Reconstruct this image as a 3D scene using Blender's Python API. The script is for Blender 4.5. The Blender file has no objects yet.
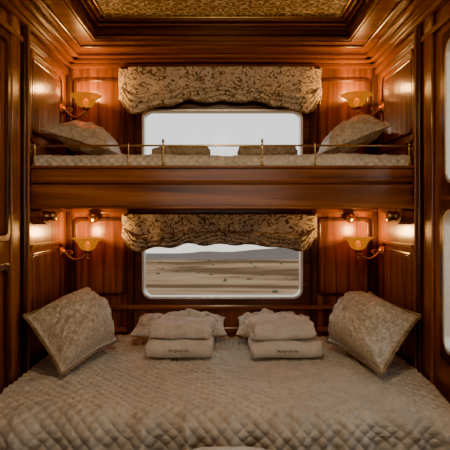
import bpy, math, random
from mathutils import Vector, noise, Matrix
random.seed(4)
C = bpy.context.scene.collection
EYE = 1.32
try:
    bpy.context.scene.view_settings.look = 'AgX - Punchy'
except Exception as ex:
    print(ex)

# ------------------------------------------------------------ materials
def nt(name):
    m = bpy.data.materials.new(name); m.use_nodes = True
    n = m.node_tree; b = n.nodes["Principled BSDF"]
    return m, n, b
def ramp(n, stops):
    r = n.nodes.new("ShaderNodeValToRGB")
    e = r.color_ramp.elements
    while len(e) < len(stops): e.new(0.5)
    for k, (p, c) in enumerate(stops):
        e[k].position = p; e[k].color = (*c, 1)
    return r
def coords(n, scale):
    t = n.nodes.new("ShaderNodeTexCoord"); m = n.nodes.new("ShaderNodeMapping")
    m.inputs["Scale"].default_value = scale
    n.links.new(t.outputs["Object"], m.inputs["Vector"]); return m
def wood(name, axis, dark, mid, light, rough=0.28, ribs=0.0):
    m, n, b = nt(name)
    sc = [26, 26, 26]; sc[axis] = 1.3
    mp = coords(n, sc)
    a = n.nodes.new("ShaderNodeTexNoise"); a.inputs["Scale"].default_value = 1.0
    a.inputs["Detail"].default_value = 6; a.inputs["Distortion"].default_value = 0.6
    n.links.new(mp.outputs[0], a.inputs["Vector"])
    r = ramp(n, [(0.3, dark), (0.5, mid), (0.72, light)])
    n.links.new(a.outputs["Fac"], r.inputs[0])
    n.links.new(r.outputs[0], b.inputs["Base Color"])
    sc2 = [160, 160, 160]; sc2[axis] = 4
    mp2 = coords(n, sc2)
    f = n.nodes.new("ShaderNodeTexNoise"); f.inputs["Scale"].default_value = 1
    n.links.new(mp2.outputs[0], f.inputs["Vector"])
    bp = n.nodes.new("ShaderNodeBump"); bp.inputs["Strength"].default_value = 0.12
    bp.inputs["Distance"].default_value = 0.002
    n.links.new(f.outputs["Fac"], bp.inputs["Height"])
    n.links.new(bp.outputs[0], b.inputs["Normal"])
    b.inputs["Roughness"].default_value = rough
    b.inputs["Coat Weight"].default_value = 0.3
    b.inputs["Coat Roughness"].default_value = 0.15
    return m
D1, M1, L1 = (.080, .023, .007), (.26, .083, .022), (.43, .155, .044)
wood_v = wood("mahogany_vertical", 2, D1, M1, L1)
wood_h = wood("mahogany_horizontal", 0, D1, M1, L1)
wood_y = wood("mahogany_depth", 1, D1, M1, L1)
D2, M2, L2 = (.025, .008, .004), (.085, .027, .010), (.155, .052, .018)
dwood_v = wood("dark_mahogany_vertical", 2, D2, M2, L2)
dwood_h = wood("dark_mahogany_horizontal", 0, D2, M2, L2)
dwood_y = wood("dark_mahogany_depth", 1, D2, M2, L2)
def plain(name, col, rough=.5, metal=0., emit=None, es=0.):
    m, n, b = nt(name)
    nz = n.nodes.new("ShaderNodeTexNoise"); nz.inputs["Scale"].default_value = 30
    r = ramp(n, [(.3, tuple(c*.85 for c in col)), (.7, tuple(min(1, c*1.1) for c in col))])
    n.links.new(nz.outputs["Fac"], r.inputs[0]); n.links.new(r.outputs[0], b.inputs["Base Color"])
    b.inputs["Roughness"].default_value = rough; b.inputs["Metallic"].default_value = metal
    if emit:
        b.inputs["Emission Color"].default_value = (*emit, 1); b.inputs["Emission Strength"].default_value = es
    return m
brass = plain("aged_brass", (.62, .42, .18), .25, 1.)
steel = plain("brushed_window_metal", (.80, .73, .62), .35, .5)
carpet = plain("carpet_brown", (.08, .05, .035), .95)

def fabric(name, c1, c2, scale=14., thr=.5, rough=.75, sheen=.3, bump=.15, stretch=(1, 1, 1), soft=.03, dist=1.8):
    m, n, b = nt(name)
    mp = coords(n, stretch)
    nz = n.nodes.new("ShaderNodeTexNoise"); nz.inputs["Scale"].default_value = scale
    nz.inputs["Detail"].default_value = 3; nz.inputs["Distortion"].default_value = dist
    n.links.new(mp.outputs[0], nz.inputs["Vector"])
    r = ramp(n, [(thr-soft, c1), (thr+soft, c2)])
    n.links.new(nz.outputs["Fac"], r.inputs[0])
    n.links.new(r.outputs[0], b.inputs["Base Color"])
    w = n.nodes.new("ShaderNodeTexNoise"); w.inputs["Scale"].default_value = 350
    n.links.new(mp.outputs[0], w.inputs["Vector"])
    bp = n.nodes.new("ShaderNodeBump"); bp.inputs["Strength"].default_value = bump
    bp.inputs["Distance"].default_value = 0.002
    n.links.new(w.outputs["Fac"], bp.inputs["Height"]); n.links.new(bp.outputs[0], b.inputs["Normal"])
    b.inputs["Roughness"].default_value = rough
    b.inputs["Sheen Weight"].default_value = sheen
    return m
quilt_m = fabric("quilted_satin", (.60, .535, .43), (.68, .61, .495), 6, rough=.33)
pillow_m = fabric("damask_pillow", (.44, .35, .24), (.67, .575, .43), 34, .5, rough=.36, soft=.07)
cushion_m = fabric("striped_pillow_linen", (.76, .69, .57), (.50, .41, .31), 9, .56, rough=.6, soft=.08)
blanket_m = fabric("bunk_blanket_wool", (.24, .18, .125), (.40, .32, .235), 14, .5, rough=.8, soft=.08)
towel_m = fabric("towel_terry", (.70, .62, .52), (.77, .69, .58), 8, rough=.95)
valance_m = fabric("floral_valance", (.15, .105, .065), (.78, .665, .48), 19, .455, rough=.5, stretch=(1, 1, 1.15), soft=.04, dist=3.0)
trim_m = fabric("valance_braid", (.14, .095, .05), (.32, .23, .14), 60, .5, rough=.7)
thread = plain("embroidery_thread", (.22, .15, .10), .8)

def damask_gold():
    m, n, b = nt("ceiling_gold_damask")
    mp = coords(n, (1, 1, 1))
    v = n.nodes.new("ShaderNodeTexVoronoi"); v.inputs["Scale"].default_value = 15
    v.inputs["Randomness"].default_value = .3
    nz = n.nodes.new("ShaderNodeTexNoise"); nz.inputs["Scale"].default_value = 22
    mx = n.nodes.new("ShaderNodeMix"); mx.data_type = 'VECTOR'; mx.inputs["Factor"].default_value = .05
    n.links.new(mp.outputs[0], nz.inputs["Vector"])
    n.links.new(mp.outputs[0], mx.inputs[4]); n.links.new(nz.outputs["Color"], mx.inputs[5])
    n.links.new(mx.outputs[1], v.inputs["Vector"])
    w = n.nodes.new("ShaderNodeMath"); w.operation = 'SINE'
    ml = n.nodes.new("ShaderNodeMath"); ml.operation = 'MULTIPLY'; ml.inputs[1].default_value = 18
    n.links.new(v.outputs["Distance"], ml.inputs[0]); n.links.new(ml.outputs[0], w.inputs[0])
    r = ramp(n, [(.2, (.34, .21, .09)), (.65, (.98, .80, .48))])
    n.links.new(w.outputs[0], r.inputs[0]); n.links.new(r.outputs[0], b.inputs["Base Color"])
    bp = n.nodes.new("ShaderNodeBump"); bp.inputs["Distance"].default_value = .006; bp.inputs["Strength"].default_value = .6
    n.links.new(w.outputs[0], bp.inputs["Height"]); n.links.new(bp.outputs[0], b.inputs["Normal"])
    b.inputs["Roughness"].default_value = .4
    return m
gold = damask_gold()

def glass_mat():
    m = bpy.data.materials.new("window_glass"); m.use_nodes = True
    n = m.node_tree; n.nodes.clear()
    o = n.nodes.new("ShaderNodeOutputMaterial"); mx = n.nodes.new("ShaderNodeMixShader")
    t = n.nodes.new("ShaderNodeBsdfTransparent"); g = n.nodes.new("ShaderNodeBsdfGlossy")
    g.inputs["Roughness"].default_value = .02; mx.inputs[0].default_value = .006
    n.links.new(t.outputs[0], mx.inputs[1]); n.links.new(g.outputs[0], mx.inputs[2]); n.links.new(mx.outputs[0], o.inputs[0])
    return m
glass = glass_mat()
def shade_mat(name, tc_, bc, ec, es, lo, spec=.2):
    m = bpy.data.materials.new(name); m.use_nodes = True
    n = m.node_tree; n.nodes.clear()
    o = n.nodes.new("ShaderNodeOutputMaterial")
    t = n.nodes.new("ShaderNodeBsdfTransparent"); t.inputs[0].default_value = (*tc_, 1)
    p = n.nodes.new("ShaderNodeBsdfPrincipled"); p.inputs["Base Color"].default_value = (*bc, 1)
    p.inputs["Roughness"].default_value = .35; p.inputs["Specular IOR Level"].default_value = spec
    p.inputs["Emission Color"].default_value = (*ec, 1); p.inputs["Emission Strength"].default_value = es
    lw = n.nodes.new("ShaderNodeLayerWeight"); lw.inputs[0].default_value = .45
    r = ramp(n, [(0, (lo,)*3), (1, (.95,)*3)])
    mx = n.nodes.new("ShaderNodeMixShader")
    n.links.new(lw.outputs["Facing"], r.inputs[0]); n.links.new(r.outputs[0], mx.inputs[0])
    n.links.new(t.outputs[0], mx.inputs[1]); n.links.new(p.outputs[0], mx.inputs[2]); n.links.new(mx.outputs[0], o.inputs[0])
    return m
shade_m = shade_mat("amber_shade_glass", (1, .5, .1), (.05, .018, .001), (1, .36, .02), .85, .6, .08)
bulb_m = plain("lit_bulb", (1, .8, .5), .4, 0, (1, .62, .18), 6)

# ------------------------------------------------------------ helpers
def empty(name, loc=(0, 0, 0)):
    e = bpy.data.objects.new(name, None); C.objects.link(e); e.location = loc
    e.empty_display_size = .05; return e
def obj(name, verts, faces, mat, parent=None, smooth=False):
    me = bpy.data.meshes.new(name); me.from_pydata([tuple(v) for v in verts], [], faces)
    me.materials.append(mat)
    if smooth: me.polygons.foreach_set("use_smooth", [True]*len(me.polygons))
    me.update()
    o = bpy.data.objects.new(name, me); C.objects.link(o)
    if parent:
        o.parent = parent; o.matrix_parent_inverse = Matrix.Translation(parent.location).inverted()
    return o
def bv(o, w=.004, s=2):
    m = o.modifiers.new("bevel", 'BEVEL'); m.width = w; m.segments = s; m.limit_method = 'ANGLE'; return o
def boxes(name, lst, mat, parent=None, bevel=0.):
    V, F = [], []
    for (x0, x1, y0, y1, z0, z1) in lst:
        k = len(V)
        V += [(x0, y0, z0), (x1, y0, z0), (x1, y1, z0), (x0, y1, z0), (x0, y0, z1), (x1, y0, z1), (x1, y1, z1), (x0, y1, z1)]
        F += [(k, k+3, k+2, k+1), (k+4, k+5, k+6, k+7), (k, k+1, k+5, k+4), (k+1, k+2, k+6, k+5), (k+2, k+3, k+7, k+6), (k+3, k, k+4, k+7)]
    o = obj(name, V, F, mat, parent)
    if bevel: bv(o, bevel)
    return o
def grid(name, f, nu, nv, mat, parent=None, closeu=False):
    V = [f(i/nu, j/nv) for i in range(nu+(0 if closeu else 1)) for j in range(nv+1)]
    F = []; N = nu if closeu else nu+1
    for i in range(nu):
        a = i % N; b_ = (i+1) % N
        for j in range(nv):
            F.append((a*(nv+1)+j, b_*(nv+1)+j, b_*(nv+1)+j+1, a*(nv+1)+j+1))
    return obj(name, V, F, mat, parent, True)
def rrect(a0, a1, b0, b1, r, k=6):
    pts = []
    for (ca, cb, s) in ((a1-r, b1-r, 0), (a0+r, b1-r, 90), (a0+r, b0+r, 180), (a1-r, b0+r, 270)):
        for i in range(k+1):
            t = math.radians(s+90*i/k); pts.append((ca+r*math.cos(t), cb+r*math.sin(t)))
    return pts
def ring(name, mapf, inner, outer, d0, d1, mat, parent=None):
    n = len(inner); V = []
    for d in (d0, d1):
        for p in inner: V.append(mapf(p[0], p[1], d))
        for p in outer: V.append(mapf(p[0], p[1], d))
    F = []
    for i in range(n):
        j = (i+1) % n
        F += [(i, j, n+j, n+i), (2*n+i, 3*n+i, 3*n+j, 2*n+j), (i, 2*n+i, 2*n+j, j), (n+i, n+j, 3*n+j, 3*n+i)]
    o = obj(name, V, F, mat, parent)
    bv(o, .0035); return o
mback = lambda a, b, d: (a, d, b)
mside = lambda a, b, d: (d, a, b)
def tube(name, pts, r, mat, parent=None, closed=False, smooth=True, res=3):
    cu = bpy.data.curves.new(name, 'CURVE'); cu.dimensions = '3D'; cu.bevel_depth = r; cu.bevel_resolution = res
    sp = cu.splines.new('POLY'); sp.points.add(len(pts)-1)
    for p, q in zip(sp.points, pts): p.co = (*q, 1)
    sp.use_cyclic_u = closed; cu.use_fill_caps = True
    t = bpy.data.objects.new("tmp", cu); C.objects.link(t)
    me = bpy.data.meshes.new_from_object(t.evaluated_get(bpy.context.evaluated_depsgraph_get()))
    bpy.data.objects.remove(t); me.name = name; me.materials.clear(); me.materials.append(mat)
    me.polygons.foreach_set("use_smooth", [smooth]*len(me.polygons))
    o = bpy.data.objects.new(name, me); C.objects.link(o)
    if parent:
        o.parent = parent; o.matrix_parent_inverse = Matrix.Translation(parent.location).inverted()
    return o
def revolve(name, prof, c, mat, parent=None, n=32, axis='z', flute=0, amp=0.):
    def f(u, v):
        t = 2*math.pi*u; k = v*(len(prof)-1); i = min(int(k), len(prof)-2); w = k-i
        r = prof[i][0]*(1-w)+prof[i+1][0]*w; h = prof[i][1]*(1-w)+prof[i+1][1]*w
        r *= 1+amp*v*math.cos(flute*t)
        a, b_ = r*math.cos(t), r*math.sin(t)
        if axis == 'z': return (c[0]+a, c[1]+b_, c[2]+h)
        if axis == 'x': return (c[0]+h, c[1]+a, c[2]+b_)
        return (c[0]+a, c[1]+h, c[2]+b_)
    return grid(name, f, n, (len(prof)-1)*2, mat, parent, True)
def sm(a, b, x):
    t = max(0, min(1, (x-a)/(b-a))); return t*t*(3-2*t)
N3 = lambda x, y, z=0: noise.noise(Vector((x, y, z)))

# ------------------------------------------------------------ room shell
YR = -4.0
wy0, wy1 = 0., .09
UW = (-.51, .515, 1.50, 1.995); LW = (-.51, .515, .785, 1.27)
wb = empty("wall_back")
boxes("boarding", [(-1.1, UW[0]-.03, wy0, wy1, 0, 2.6), (UW[1]+.03, 1.1, wy0, wy1, 0, 2.6),
      (UW[0]-.03, UW[1]+.03, wy0, wy1, UW[3]+.03, 2.6), (UW[0]-.03, UW[1]+.03, wy0, wy1, LW[3]+.03, UW[2]-.03),
      (UW[0]-.03, UW[1]+.03, wy0, wy1, 0, LW[2]-.03)], wood_v, wb)
for s in (-1, 1):
    for (z0, z1) in ((1.66, 2.20), (.80, 1.30)):
        a0, a1 = sorted((s*.615, s*.955))
        ring("panel_molding", mback, rrect(a0+.02, a1-.02, z0+.02, z1-.02, .03), rrect(a0, a1, z0, z1, .035), -.014, .0, dwood_v, wb)
    a0, a1 = sorted((s*.565, s*.61))
    boxes("pilaster", [(a0, a1, -.03, 0, .56, 2.26)], dwood_v, wb, .006)
    a0, a1 = sorted((s*.962, s*.999))
    boxes("corner_post", [(a0, a1, -.03, 0, .3, 2.26)], dwood_v, wb, .008)
boxes("sill_rail", [(-.99, .99, -.035, 0, .715, .745), (-.99, .99, -.02, 0, .565, .60)], wood_h, wb, .008)
boxes("mid_rail", [(-.99, .99, -.02, 0, 1.33, 1.40)], wood_h, wb, .005)

def window(name, R, mapf, d0, d1, dm, par_r=.06):
    e = empty(name)
    a0, a1, b0, b1 = R
    q = .03
    ring("wood_surround", mapf, rrect(a0, a1, b0, b1, par_r), rrect(a0-q-.02, a1+q+.02, b0-q-.02, b1+q+.02, .02), d0, d1, dwood_h, e)
    sg = .006 if d1 > d0 else -.006
    ring("metal_frame", mapf, rrect(a0+.012, a1-.012, b0+.012, b1-.012, par_r-.01), rrect(a0-.004, a1+.004, b0-.004, b1+.004, par_r+.003), d0-sg, dm, steel, e)
    g = rrect(a0+.01, a1-.01, b0+.01, b1-.01, par_r-.008)
    obj("pane", [mapf(p[0], p[1], dm) for p in g], [tuple(range(len(g)))], glass, e)
    return e
window("window_1", UW, mback, -.022, .085, .05)
window("window_2", LW, mback, -.022, .085, .05)

def side_wall(s):
    nm = "wall_right" if s > 0 else "wall_left"
    e = empty(nm)
    def X(a, b): return tuple(sorted((s*a, s*b)))
    holes = [(-1.80, -1.09, 1.46, 2.08), (-1.80, -1.07, .72, 1.34)] if s > 0 else []
    x0, x1 = X(1.0, 1.1)
    if holes:
        q = .03
        boxes("boarding", [(x0, x1, -1.07+q, 0, 0, 2.6), (x0, x1, YR, -1.80-q, 0, 2.6), (x0, x1, -1.80-q, -1.07+q, 0, .72-q),
              (x0, x1, -1.80-q, -1.07+q, 1.34+q, 1.46-q), (x0, x1, -1.80-q, -1.07+q, 2.08+q, 2.6)], wood_v, e)
        for k, (a, b, c, d) in enumerate(holes):
            window("window_%d" % (3+k), (a, b, c, d), mside, .985, 1.09, 1.04)
    else:
        boxes("boarding", [(x0, x1, YR, 0, 0, 2.6)], wood_v, e)
    for (z0, z1) in ((1.70, 2.19), (.72, 1.165)):
        ring("panel_molding", mside, rrect(-.67, -.14, z0+.02, z1-.02, .05), rrect(-.69, -.12, z0, z1, .06), s*.985, s*1.0, wood_v, e)
        ring("panel_bead", mside, rrect(-.635, -.175, z0+.055, z1-.055, .03), rrect(-.643, -.167, z0+.047, z1-.047, .035), s*.992, s*1.0, dwood_v, e)
        L = []
        y = -.63
        while y < -.18:
            xa, xb = X(.994, 1.0); L.append((xa, xb, y, y+.014, z0+.06, z1-.06)); y += .02
        boxes("tambour_ribs", L, wood_v, e, .002)
    xa, xb = X(.975, 1.0)
    boxes("pilaster", [(xa, xb, -.79, -.725, .0, 2.30)], dwood_v, e, .008)
    xa, xb = X(.965, 1.0)
    boxes("pilaster_bead", [(xa, xb, -.765, -.75, .0, 2.30)], wood_v, e, .005)
    xa, xb = X(.985, 1.0)
    boxes("stile", [(xa, xb, -.93, -.83, .0, 2.28), (xa, xb, -2.0, -1.88, 0, 2.28)], wood_v, e, .006)
    if s < 0:
        for z0, z1 in ((1.2, 2.15), (.3, 1.1)):
            ring("panel_molding", mside, rrect(-1.68, -.99, z0+.03, z1-.03, .03), rrect(-1.71, -.96, z0, z1, .04), s*.98, s*1.0, dwood_v, e)
    xa, xb = X(.98, 1.0)
    boxes("frieze", [(xa, xb, -.72, 0, 2.215, 2.255), (xa, xb, YR, -.8, 2.17, 2.20)], wood_y, e, .006)
    return e
side_wall(-1); side_wall(1)
# unseen partition with window behind the viewer, added to cut rear sky light
wr_ = empty("unseen_wall_front")
RW = (-.72, .72, .85, 2.0)
boxes("boarding", [(-1.1, RW[0]-.03, YR-.09, YR, 0, 2.6), (RW[1]+.03, 1.1, YR-.09, YR, 0, 2.6),
      (RW[0]-.03, RW[1]+.03, YR-.09, YR, RW[3]+.03, 2.6), (RW[0]-.03, RW[1]+.03, YR-.09, YR, 0, RW[2]-.03)], wood_v, wr_)
window("window_5", RW, mback, YR+.02, YR-.085, YR-.05)

fl = boxes("floor", [(-1.1, 1.1, YR, .09, -.06, 0)], carpet)

ce = empty("ceiling")
CX, CY = .75, -.33
boxes("ceiling_frame", [(-1.0, 1.0, CY, 0, 2.33, 2.47), (-1.0, -CX, YR, CY, 2.33, 2.47), (CX, 1.0, YR, CY, 2.33, 2.47)], wood_h, ce)
boxes("coffer_panel", [(-CX, CX, YR, CY, 2.45, 2.47)], gold, ce)
def frame3(name, inset, z0, z1, w, mat, bev=.006):
    x = CX-inset; y = CY-inset
    boxes(name, [(-x, x, y-w, y, z0, z1),
                 (-x, -x+w, YR, y-w, z0, z1), (x-w, x, YR, y-w, z0, z1)], mat, ce, bev)
frame3("coffer_step_low", 0, 2.335, 2.36, .018, wood_h)
frame3("coffer_step_mid", 0, 2.36, 2.40, .03, dwood_h, .012)
frame3("coffer_step_high", 0, 2.41, 2.425, .040, wood_h)
frame3("coffer_step_top", 0, 2.432, 2.45, .065, wood_h, .008)
frame3("coffer_gilt_bead", .075, 2.437, 2.45, .012, brass, .004)
boxes("soffit_molding", [(-.84, .84, CY+.06, CY+.085, 2.318, 2.33), (-.865, -.84, YR, CY+.085, 2.318, 2.33), (.84, .865, YR, CY+.085, 2.318, 2.33)], wood_h, ce, .005)
cr = empty("trim_1")
boxes("crown_back", [(-1, 1, -.035, 0, 2.262, 2.29), (-1, 1, -.07, 0, 2.29, 2.31), (-1, 1, -.11, 0, 2.31, 2.33)], wood_h, cr, .007)
for s in (-1, 1):
    L = []
    for w, z0, z1 in ((.035, 2.262, 2.29), (.065, 2.29, 2.31), (.10, 2.31, 2.33)):
        a, b_ = sorted((s*1.0, s*(1-w))); L.append((a, b_, YR, -.0, z0, z1))
    boxes("crown_side", L, wood_y, cr, .007)

# ------------------------------------------------------------ valances
def valance(name, x0, x1, zt, bot, dep):
    e = empty(name)
    def f(u, v):
        c = 2*u-1
        x = x0+(x1-x0)*u
        zb = bot(u)
        z = zt+(zb-zt)*v
        edge = (1-abs(c)**14)
        low = sm(.58, .68, v)
        d = dep*(.35+.2*v)
        d += .010*math.sin(x*30+2*N3(x*3, 1))*v
        ph = v*7.5+1.6*math.cos(c*5.2)+.4*N3(x*4, 3)
        d += low*(.030*abs(math.sin(math.pi*ph))**.8)+.020*low
        d += .008*N3(x*9, z*9, 2)
        x2 = x + .01*N3(z*8, 4)*abs(c)
        return (x2, -.036-d*edge, z+.010*N3(x*8, v*3)*v)
    o = grid("drape", f, 180, 60, valance_m, e)
    so = o.modifiers.new("thick", 'SOLIDIFY'); so.thickness = .004
    for vv, rr in ((1.0, .0065), (.60, .004)):
        pts = []
        for i in range(81):
            p = f(.01+.98*i/80, vv); pts.append((p[0], p[1]-.004, p[2]))
        tube("braid", pts, rr, trim_m, e)
    boxes("headrail", [(x0+.01, x1-.01, -.062, -.036, zt-.012, zt+.003)], dwood_h, e, .003)
    return e
def bot_u(u):
    c = abs(2*u-1)
    z = 2.030-.07*sm(.3, .86, c)+.09*sm(.87, 1, c)
    return z+.007*math.cos(c*20)
def bot_l(u):
    c = abs(2*u-1)
    return 1.140-.035*sm(.3, .84, c)+.07*sm(.86, 1, c)+.006*math.cos(c*20)
valance("curtain_valance", -.655, .635, 2.258, bot_u, .085)
valance("curtain_valance", -.635, .605, 1.325, bot_l, .085)

# ------------------------------------------------------------ quilted sheets
def quilt(name, x0, x1, prof, cell, amp, nx, parent, mat, wr=.01, drop_s=None, sag=None, pw=.45):
    V = []; n = len(prof)
    for i in range(nx+1):
        x = x0+(x1-x0)*i/nx
        for (y, z, ny, nz, s) in prof:
            wx = x+.008*N3(x*4, s*4, 7); ws = s+.008*N3(x*4, s*4, 9)
            q = (abs(math.sin(math.pi*(wx+ws)/cell))*abs(math.sin(math.pi*(wx-ws)/cell)))**pw
            h = amp*q
            h += wr*N3(x*2.2, s*2.2, 1)+wr*.5*N3(x*7, s*7, 2)+wr*.35*N3(x*18, s*18, 5)
            if drop_s is not None:
                w = sm(drop_s-.22, drop_s+.16, s)
                rg = abs(N3(x*9+1.5*N3(x*2, s*2), s*1.3, 4))
                h += w*(.024*math.sin(x*30+5*N3(x*2, s*1.2, 3))+.034*N3(x*18, s*2.5, 4)-.07*rg)
            yy = y+ny*h; zz = z+nz*h
            if sag:
                dy, dz = sag(x, s); yy += dy; zz += dz
            V.append((x, yy, zz))
    F = [(i*n+j, (i+1)*n+j, (i+1)*n+j+1, i*n+j+1) for i in range(nx) for j in range(n-1)]
    return obj(name, V, F, mat, parent, True)
def profile(pts_arc, ds):
    P = [Vector(p) for p in pts_arc]; out = []; L = [0]
    for a, b_ in zip(P, P[1:]): L.append(L[-1]+(b_-a).length)
    n = int(L[-1]/ds); k = 0
    for i in range(n+1):
        s = L[-1]*i/n
        while k < len(P)-2 and L[k+1] < s: k += 1
        t = (s-L[k])/(L[k+1]-L[k]); p = P[k].lerp(P[k+1], t)
        d = (P[k+1]-P[k]).normalized()
        out.append((p.x, p.y, d.y, -d.x, s))
    return out
def arc(cy, cz, r, a0, a1, n=10):
    return [(cy+r*math.cos(math.radians(a0+(a1-a0)*i/n)), cz+r*math.sin(math.radians(a0+(a1-a0)*i/n))) for i in range(n+1)]

bed = empty("lower_bed")
BZ, BF = .54, -1.36
pp = [(-.042, BZ)]+arc(BF+.10, BZ-.10, .10, 90, 180)+[(BF-.02, .12)]
pr = profile(pp, .0044)
def sag_l(x, s):
    f = sm(.9, 1.35, s)
    return (f*(.03*N3(x*1.6, 0, 8)), -f*.012*(x*x)-f*.01)
quilt("quilt", -.962, .962, pr, .056, .0135, 440, bed, quilt_m, .018, drop_s=1.36, sag=sag_l, pw=.40)
boxes("mattress", [(-.96, .96, -1.27, -.05, .28, .49)], cushion_m, bed, .03)
boxes("bed_base", [(-.96, .96, -1.25, -.045, .0, .275)], dwood_h, bed, .01)

ub = empty("upper_bunk")
FY = -.70
boxes("deck", [(-.985, .985, FY+.03, -.04, 1.375, 1.56)], dwood_h, ub, .004)
boxes("fascia_lower", [(-.985, .985, FY, FY+.03, 1.362, 1.478)], wood_h, ub, .006)
boxes("fascia_upper", [(-.985, .985, FY+.004, FY+.03, 1.492, 1.565)], wood_h, ub, .006)
boxes("fascia_groove", [(-.98, .98, FY+.012, FY+.028, 1.478, 1.492)], dwood_h, ub)
boxes("fascia_bead", [(-.985, .985, FY-.012, FY+.01, 1.483, 1.491), (-.985, .985, FY-.014, FY+.01, 1.352, 1.366), (-.985, .985, FY-.012, FY+.01, 1.56, 1.574)], wood_h, ub, .004)
mp_ = [(-.045, 1.625)]+arc(FY+.055, 1.590, .035, 90, 180, 8)+[(FY+.018, 1.570)]
quilt("mattress_quilt", -.975, .975, profile(mp_, .005), .046, .010, 380, ub, quilt_m, .012)
boxes("mattress", [(-.97, .97, FY+.04, -.045, 1.56, 1.60)], cushion_m, ub, .01)
ry = FY-.002
tube("guard_rail", [(-.985, ry, 1.64), (-.975, ry, 1.668), (-.95, ry, 1.676), (.95, ry, 1.676), (.975, ry, 1.668), (.985, ry, 1.64)], .0052, brass, ub)
for x, big in ((-.96, 0), (-.48, 0), (-.302, 1), (.206, 1), (.477, 0), (.96, 0)):
    top = 1.680 if not big else 1.70
    k_ = 1.1 if big else .75
    revolve("rail_post", [(r_*k_, h_) for r_, h_ in [(.0, 0), (.009, 0), (.009, .006), (.004, .012), (.0035, .05), (.005, .07), (.007, .1), (.0045, .11), (.004, top-1.573-.01), (.007, top-1.573), (.005, top-1.573+.008), (0, top-1.573+.012)]],
            (x, ry, 1.573), brass, ub, 14)
for s in (-1, 1):
    b_ = empty("bunk_bracket")
    pts = [(-.69, 1.35), (-.69, 1.315), (-.66, 1.285), (-.60, 1.27), (-.54, 1.275), (-.48, 1.30), (-.40, 1.335), (-.30, 1.345), (-.12, 1.35)]
    V = []; n = len(pts)
    for x in (s*.995, s*.925):
        V += [(x, y, z) for y, z in pts]
    F = [tuple(range(n)), tuple(reversed(range(n, 2*n)))]+[(i, (i+1) % n, n+(i+1) % n, n+i) for i in range(n)]
    bv(obj("corbel", V, F, wood_y, b_), .006)
    revolve("roller", [(0, 0), (.026, 0), (.028, .008), (.022, .03), (.026, .05), (.018, .06), (0, .062)], (s*.86 if s > 0 else -.924, -.66, 1.315), brass, b_, 20, 'x')
    k = empty("reading_lamp")
    revolve("lamp_head", [(0, 0), (.03, 0), (.034, -.012), (.03, -.035), (.015, -.05), (0, -.053)], (s*.82, -.0205, 1.30), brass, k, 24, 'y')

# ------------------------------------------------------------ sconces
def sconce(s, z, xo):
    e = empty("wall_sconce", (s*.99, -.13, z))
    y = -.13
    px = s*.9998
    sg = -s
    revolve("wall_plate", [(0, 0), (.042, 0), (.045, sg*.006), (.034, sg*.012), (.02, sg*.02), (.012, sg*.03), (0, sg*.032)], (px, y, z-.01), brass, e, 28, 'x')
    tube("arm", [(px+sg*(.02+(xo-.02)*t), y, z-.01-.045*math.sin(math.pi*t)+(-.005)*t) for t in [i/16 for i in range(17)]], .0075, brass, e)
    tube("scroll", [(px+sg*(.05+.022*(1-i/30)*math.cos(i*.35)+.0), y, z-.02+.03+.022*(1-i/30)*math.sin(i*.35)-.03) for i in range(26)], .004, brass, e)
    cx = px+sg*xo
    revolve("cup", [(0, -.035), (.008, -.03), (.005, -.02), (.018, -.012), (.03, -.004), (.026, .004), (.012, .004)], (cx, y, z), brass, e, 24)
    revolve("finial", [(0, -.058), (.006, -.053), (.008, -.046), (.004, -.04), (.006, -.034), (0, -.03)], (cx, y, z), brass, e, 14)
    sh = revolve("shade", [(.024, .002), (.040, .010), (.050, .022), (.055, .036), (.060, .048), (.070, .060), (.084, .070), (.094, .074)], (cx, y, z), shade_m, e, 96, 'z', 10, .08)
    so = sh.modifiers.new("t", 'SOLIDIFY'); so.thickness = .003
    revolve("rim", [(.092, .072), (.096, .075), (.093, .078), (.089, .075), (.092, .072)], (cx, y, z), shade_m, e, 96, 'z', 10, .08)
    revolve("bulb", [(0, .004), (.01, .006), (.013, .014), (.019, .03), (.017, .044), (.008, .054), (0, .057)], (cx, y, z), bulb_m, e, 20)
    L = bpy.data.lights.new("sconce_light", 'POINT'); L.energy = 8.5; L.color = (1, .50, .15); L.shadow_soft_size = .03
    lo = bpy.data.objects.new("sconce_light", L); C.objects.link(lo); lo.location = (cx-e.location.x, 0, .115); lo.parent = e
sconce(-1, 1.985, .155); sconce(1, 1.99, .165); sconce(-1, 1.10, .165); sconce(1, 1.105, .155)

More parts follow.
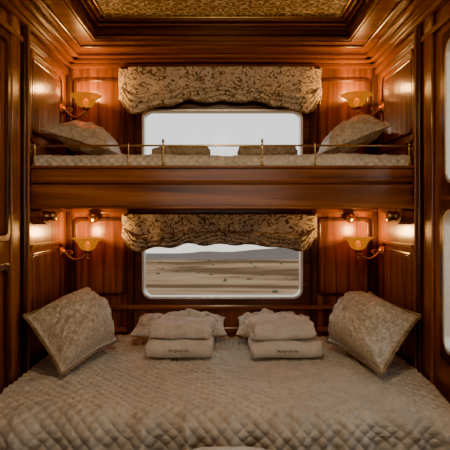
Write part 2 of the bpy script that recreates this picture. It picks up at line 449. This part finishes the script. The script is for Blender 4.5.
# ------------------------------------------------------------ pillows
def pillow(name, A, B, Cc, D, th, mat, nu=64, nv=48, wr=.012, piping=True, seed=0, back=.5, flange=.0, quil=0.):
    A, B, Cc, D = map(Vector, (A, B, Cc, D))
    nrm = (B-A).cross(D-A).normalized()
    LU = (B-A).length; LV = (D-A).length
    e = empty(name)
    def base(a, b):
        a2 = a*(1-.06*(1-b*b)); b2 = b*(1-.08*(1-a*a))
        u, v = (a2+1)/2, (b2+1)/2
        return A*(1-u)*(1-v)+B*u*(1-v)+Cc*u*v+D*(1-u)*v
    V = []; F = []
    for sd in (1, -1):
        for i in range(nu+1):
            for j in range(nv+1):
                a = -1+2*i/nu; b = -1+2*j/nv
                aa = min(1, abs(a)/(1-flange)); bb = min(1, abs(b)/(1-flange))
                h = ((1-aa**2.4)*(1-bb**2.4)); h = max(0, h)**.5
                hh = th*(1-back if sd < 0 else back)*h
                p = base(a, b)
                w = wr*h*(N3(a*2.3+seed, b*2.3, 1)+.6*N3(a*6+seed, b*6, 2))
                ang = math.atan2(abs(b)-1.02, abs(a)-1.02)
                rr = math.hypot(abs(b)-1, abs(a)-1)
                w += .008*math.sin(ang*16+seed)*max(0, 1-rr*1.1)*min(1, h*2)
                if quil:
                    U, W = a*LU/2, b*LV/2
                    w += sd*quil*min(1, h*3)*(abs(math.sin(math.pi*(U+W)/.05))*abs(math.sin(math.pi*(U-W)/.05)))**.4
                edge = .006*N3(a*5, b*5, seed+5)
                V.append(p+nrm*(sd*(hh+.002)+w+edge))
    M = (nu+1)*(nv+1)
    for k in (0, 1):
        for i in range(nu):
            for j in range(nv):
                q = (k*M+i*(nv+1)+j, k*M+(i+1)*(nv+1)+j, k*M+(i+1)*(nv+1)+j+1, k*M+i*(nv+1)+j+1)
                F.append(q if k == 0 else q[::-1])
    loop = [(i, 0) for i in range(nu)]+[(nu, j) for j in range(nv)]+[(i, nv) for i in range(nu, 0, -1)]+[(0, j) for j in range(nv, 0, -1)]
    ix = lambda t: t[0]*(nv+1)+t[1]
    for k in range(len(loop)):
        a, b = ix(loop[k]), ix(loop[(k+1) % len(loop)])
        F.append((b, a, M+a, M+b))
    obj("cover", V, F, mat, e, True)
    if piping:
        tube("piping", [tuple((V[ix(t)]+V[M+ix(t)])/2) for t in loop], .008, trim_m if quil else mat, e, closed=True)
    return e
def mirror(P, s): return tuple((s*p[0], p[1], p[2]) for p in P)
for s in (-1, 1):
    P = [(.958, -.86, .835), (.885, -.24, .855), (.59, -.40, .605), (.735, -.99, .585)]
    P = mirror(P, s)
    if s < 0: P = (P[1], P[0], P[3], P[2])
    A, B, Cc, D = P
    n = (Vector(B)-Vector(A)).cross(Vector(D)-Vector(A))
    if n.x*s > 0: A, B, Cc, D = B, A, D, Cc
    pillow("throw_pillow", A, B, Cc, D, .25, pillow_m, nu=140, nv=110, seed=3*s+1, flange=.09, back=.74, wr=.025, quil=.010)
    if s < 0: P = [(.955, -.60, 1.775), (.93, -.2, 1.87), (.60, -.16, 1.68), (.60, -.60, 1.67)]
    else: P = [(.90, -.60, 1.80), (.90, -.2, 1.91), (.57, -.16, 1.68), (.56, -.60, 1.67)]
    P = mirror(P, s)
    A, B, Cc, D = P
    n = (Vector(B)-Vector(A)).cross(Vector(D)-Vector(A))
    if n.z < 0: A, B, Cc, D = B, A, D, Cc
    pillow("bunk_pillow", A, B, Cc, D, .16, pillow_m, seed=5*s+2, flange=.07, back=.55, wr=.02)
for (x0, x1, sd) in ((-.54, .03, 1), (.08, .56, 4)):
    pillow("bed_pillow", (x0, -.33, .622), (x1, -.32, .62), (x1-.01, -.10, .68), (x0+.02, -.10, .68), .11, cushion_m, seed=sd, wr=.05, piping=False)

# ------------------------------------------------------------ folded towels
def towel(name, cx, cy, z0, w, dpt, H, rot, seed, scribble=False, mat=None, soft=1.):
    e = empty(name, (cx, cy, z0))
    cr_, sr = math.cos(rot), math.sin(rot)
    def mk(nm, r0, r1, th):
        hc = H/2; prof = []
        r = r0
        n1 = 14
        for i in range(n1): prof.append((dpt/2-(dpt-hc)*i/n1, hc-r))
        for i in range(13):
            t = -math.pi/2-math.pi*i/12
            prof.append((-dpt/2+hc+r*math.cos(t), hc+r*math.sin(t)))
        for i in range(1, n1+1): prof.append((-dpt/2+hc+(dpt-hc)*i/n1, hc+r))
        n = len(prof)-1
        def f(u, v):
            k = round(v*n); y, z = prof[k]; c = 2*u-1; x = c*w/2*(1-.03*(1-r1))
            sq = 1-.16*abs(c)**5
            z = H/2*(1)+(z-H/2)*sq
            z += soft*(.012*N3(x*8+seed, y*8, 1)+.006*N3(x*20, y*20, seed))*sm(.004, .03, z)
            y += soft*.012*N3(x*6, z*20, seed+2)
            x += soft*.010*N3(z*30, y*10, seed)
            return (cx+x*cr_-y*sr, cy+x*sr+y*cr_, z0+z)
        o = grid(nm, f, 40, n, mat or towel_m, e)
        so = o.modifiers.new("t", 'SOLIDIFY'); so.thickness = th; so.offset = 0
        sb = o.modifiers.new("b", 'BEVEL'); sb.width = th*.3; sb.segments = 2; sb.limit_method = 'ANGLE'
        return f
    t = H*.22
    mk("outer_fold", H/2-t/2-.001, 0, t)
    mk("inner_fold", H/2-t*1.65, 1, t*.95)
    if scribble:
        pts = []
        for i in range(120):
            a = i/119; x = -w*.15+w*.30*a; y = -dpt/2-.005
            pts.append((cx+x*cr_-y*sr, cy+x*sr+y*cr_, z0+H*.52+.006*math.sin(a*70)*(.7+.5*math.sin(a*23))+.004*math.sin(a*31)))
        tube("monogram", pts, .0014, thread, e)
    return e
bz = BZ+.026
towel("folded_towel", -.225, -.54, bz, .35, .25, .095, .0, 1, True)
towel("folded_towel", -.215, -.52, bz+.096, .325, .24, .080, -.05, 2, soft=2.2)
towel("folded_towel", .340, -.54, bz, .375, .25, .090, .02, 3, True)
towel("folded_towel", .320, -.52, bz+.091, .33, .24, .092, .09, 4, soft=2.2)
towel("folded_blanket", -.235, -.34, 1.645, .33, .22, .062, 0, 5, mat=blanket_m)
towel("folded_blanket", .26, -.34, 1.645, .33, .22, .068, 0, 6, mat=blanket_m)

st = empty("footstool")
def seat(u, v):
    t = 2*math.pi*u; a = math.cos(t); b = math.sin(t)
    k = (abs(a)**4+abs(b)**4)**-.25
    r = math.sin(v*math.pi/2)**.6 if v < 1 else 1
    return (.02+.16*a*k*r, -1.66+.11*b*k*r, .47+.05*math.cos(v*math.pi/2)**.5 + .004*N3(a*3, b*3, v*4))
grid("seat_cushion", seat, 48, 14, quilt_m, st, True)
boxes("seat_frame", [(-.14, .18, -1.77, -1.55, .40, .472)], dwood_h, st, .01)
for x in (-.12, .16):
    for y in (-1.75, -1.57):
        revolve("leg", [(0, 0), (.012, 0), (.016, .05), (.012, .12), (.02, .3), (.022, .41), (0, .41)], (x, y, 0), dwood_v, st, 14)

# unseen pendant over the aisle, added as fill for bed and ceiling
cl = empty("added_fill_pendant")
PZ = 2.08; PY = -2.08
revolve("canopy", [(0, 0), (.07, 0), (.075, -.01), (.05, -.03), (.01, -.035), (0, -.035)], (0, PY, 2.449), brass, cl, 32)
tube("stem", [(0, PY, 2.42), (0, PY, PZ+.10)], .006, brass, cl)
opal = shade_mat("opal_glass", (1, .97, .9), (.85, .8, .7), (1, .84, .62), .6, .3)
revolve("globe", [(.03, .105), (.075, .08), (.105, .04), (.115, 0), (.105, -.04), (.075, -.08), (.03, -.108), (0, -.115)], (0, PY, PZ), opal, cl, 40)
L = bpy.data.lights.new("added_fill_light", 'POINT'); L.shadow_soft_size = .09; L.energy = 60; L.color = (1, .82, .58)
lo = bpy.data.objects.new("added_fill_light", L); C.objects.link(lo); lo.location = (0, PY, PZ); lo.parent = cl

# ------------------------------------------------------------ outside
def desert():
    m, n, b = nt("desert_ground")
    mp = coords(n, (.018, .06, .1))
    nz = n.nodes.new("ShaderNodeTexNoise"); nz.inputs["Scale"].default_value = 1.5; nz.inputs["Detail"].default_value = 5
    n.links.new(mp.outputs[0], nz.inputs["Vector"])
    r = ramp(n, [(.40, (.15, .082, .042)), (.47, (.33, .195, .105)), (.55, (.43, .265, .15)), (.66, (.24, .14, .075))])
    n.links.new(nz.outputs["Fac"], r.inputs[0]); n.links.new(r.outputs[0], b.inputs["Base Color"])
    b.inputs["Roughness"].default_value = 1; b.inputs["Specular IOR Level"].default_value = 0; return m
dg = desert()
def gf(u, v):
    x = -220+440*u; y = -150+290*v
    return (x, y, -10.7+.25*N3(x*.05, y*.1))
grid("desert_ground", gf, 80, 80, dg)
V = []; F = []
for i in range(170):
    bx, by = random.uniform(-60, 60), random.uniform(35, 137); r_ = random.uniform(.12, .38)
    k = len(V)
    V.append((bx, by, -10.6+r_*.9))
    for j in range(8):
        t = j*math.pi/4; q = r_*random.uniform(.7, 1.1)
        V.append((bx+q*1.4*math.cos(t), by+q*math.sin(t), -10.6+r_*random.uniform(.35, .6)))
    for j in range(8):
        t = j*math.pi/4; V.append((bx+r_*.8*math.cos(t), by+r_*.8*math.sin(t), -10.9))
    for j in range(8):
        a, b = k+1+j, k+1+(j+1) % 8
        F += [(k, a, b), (a, a+8, b+8, b)]
obj("desert_scrub", V, F, plain("scrub_green", (.13, .10, .055), 1), None, True)
hm = plain("brown_hills", (.20, .155, .13), 1); hm.node_tree.nodes["Principled BSDF"].inputs["Specular IOR Level"].default_value = 0  # warm brown hill colour with mild random variation
def hf(u, v):
    x = -260+520*u
    h = 1.3+1.7*N3(x*.03, 3.3)+.7*N3(x*.09, 8)+.045*x
    return (x, 139+20*v, -11+max(.6, h)*math.sin(min(1, v*1.6)*math.pi/2))
grid("distant_hills", hf, 160, 10, hm)

w = bpy.data.worlds.new("sky"); bpy.context.scene.world = w; w.use_nodes = True
n = w.node_tree; bg = n.nodes["Background"]
tc = n.nodes.new("ShaderNodeTexCoord"); sp = n.nodes.new("ShaderNodeSeparateXYZ")
r = ramp(n, [(.48, (.90, .84, .75)), (.53, (.94, .92, .87)), (.62, (.82, .86, .86)), (.8, (.66, .76, .84))])
ma = n.nodes.new("ShaderNodeMapRange"); ma.inputs[1].default_value = -1; ma.inputs[2].default_value = 1
n.links.new(tc.outputs["Generated"], sp.inputs[0]); n.links.new(sp.outputs["Z"], ma.inputs[0])
n.links.new(ma.outputs[0], r.inputs[0]); n.links.new(r.outputs[0], bg.inputs[0])
bg.inputs[1].default_value = 2.5

cam = bpy.data.cameras.new("camera"); co = bpy.data.objects.new("camera", cam); C.objects.link(co)
co.location = (0, -3.42, EYE); co.rotation_euler = (math.pi/2, 0, 0)
cam.sensor_width = 36; cam.lens = 42.4; cam.shift_y = -10/450; cam.shift_x = 3/450
cam.clip_start = .02; cam.clip_end = 600
bpy.context.scene.camera = co
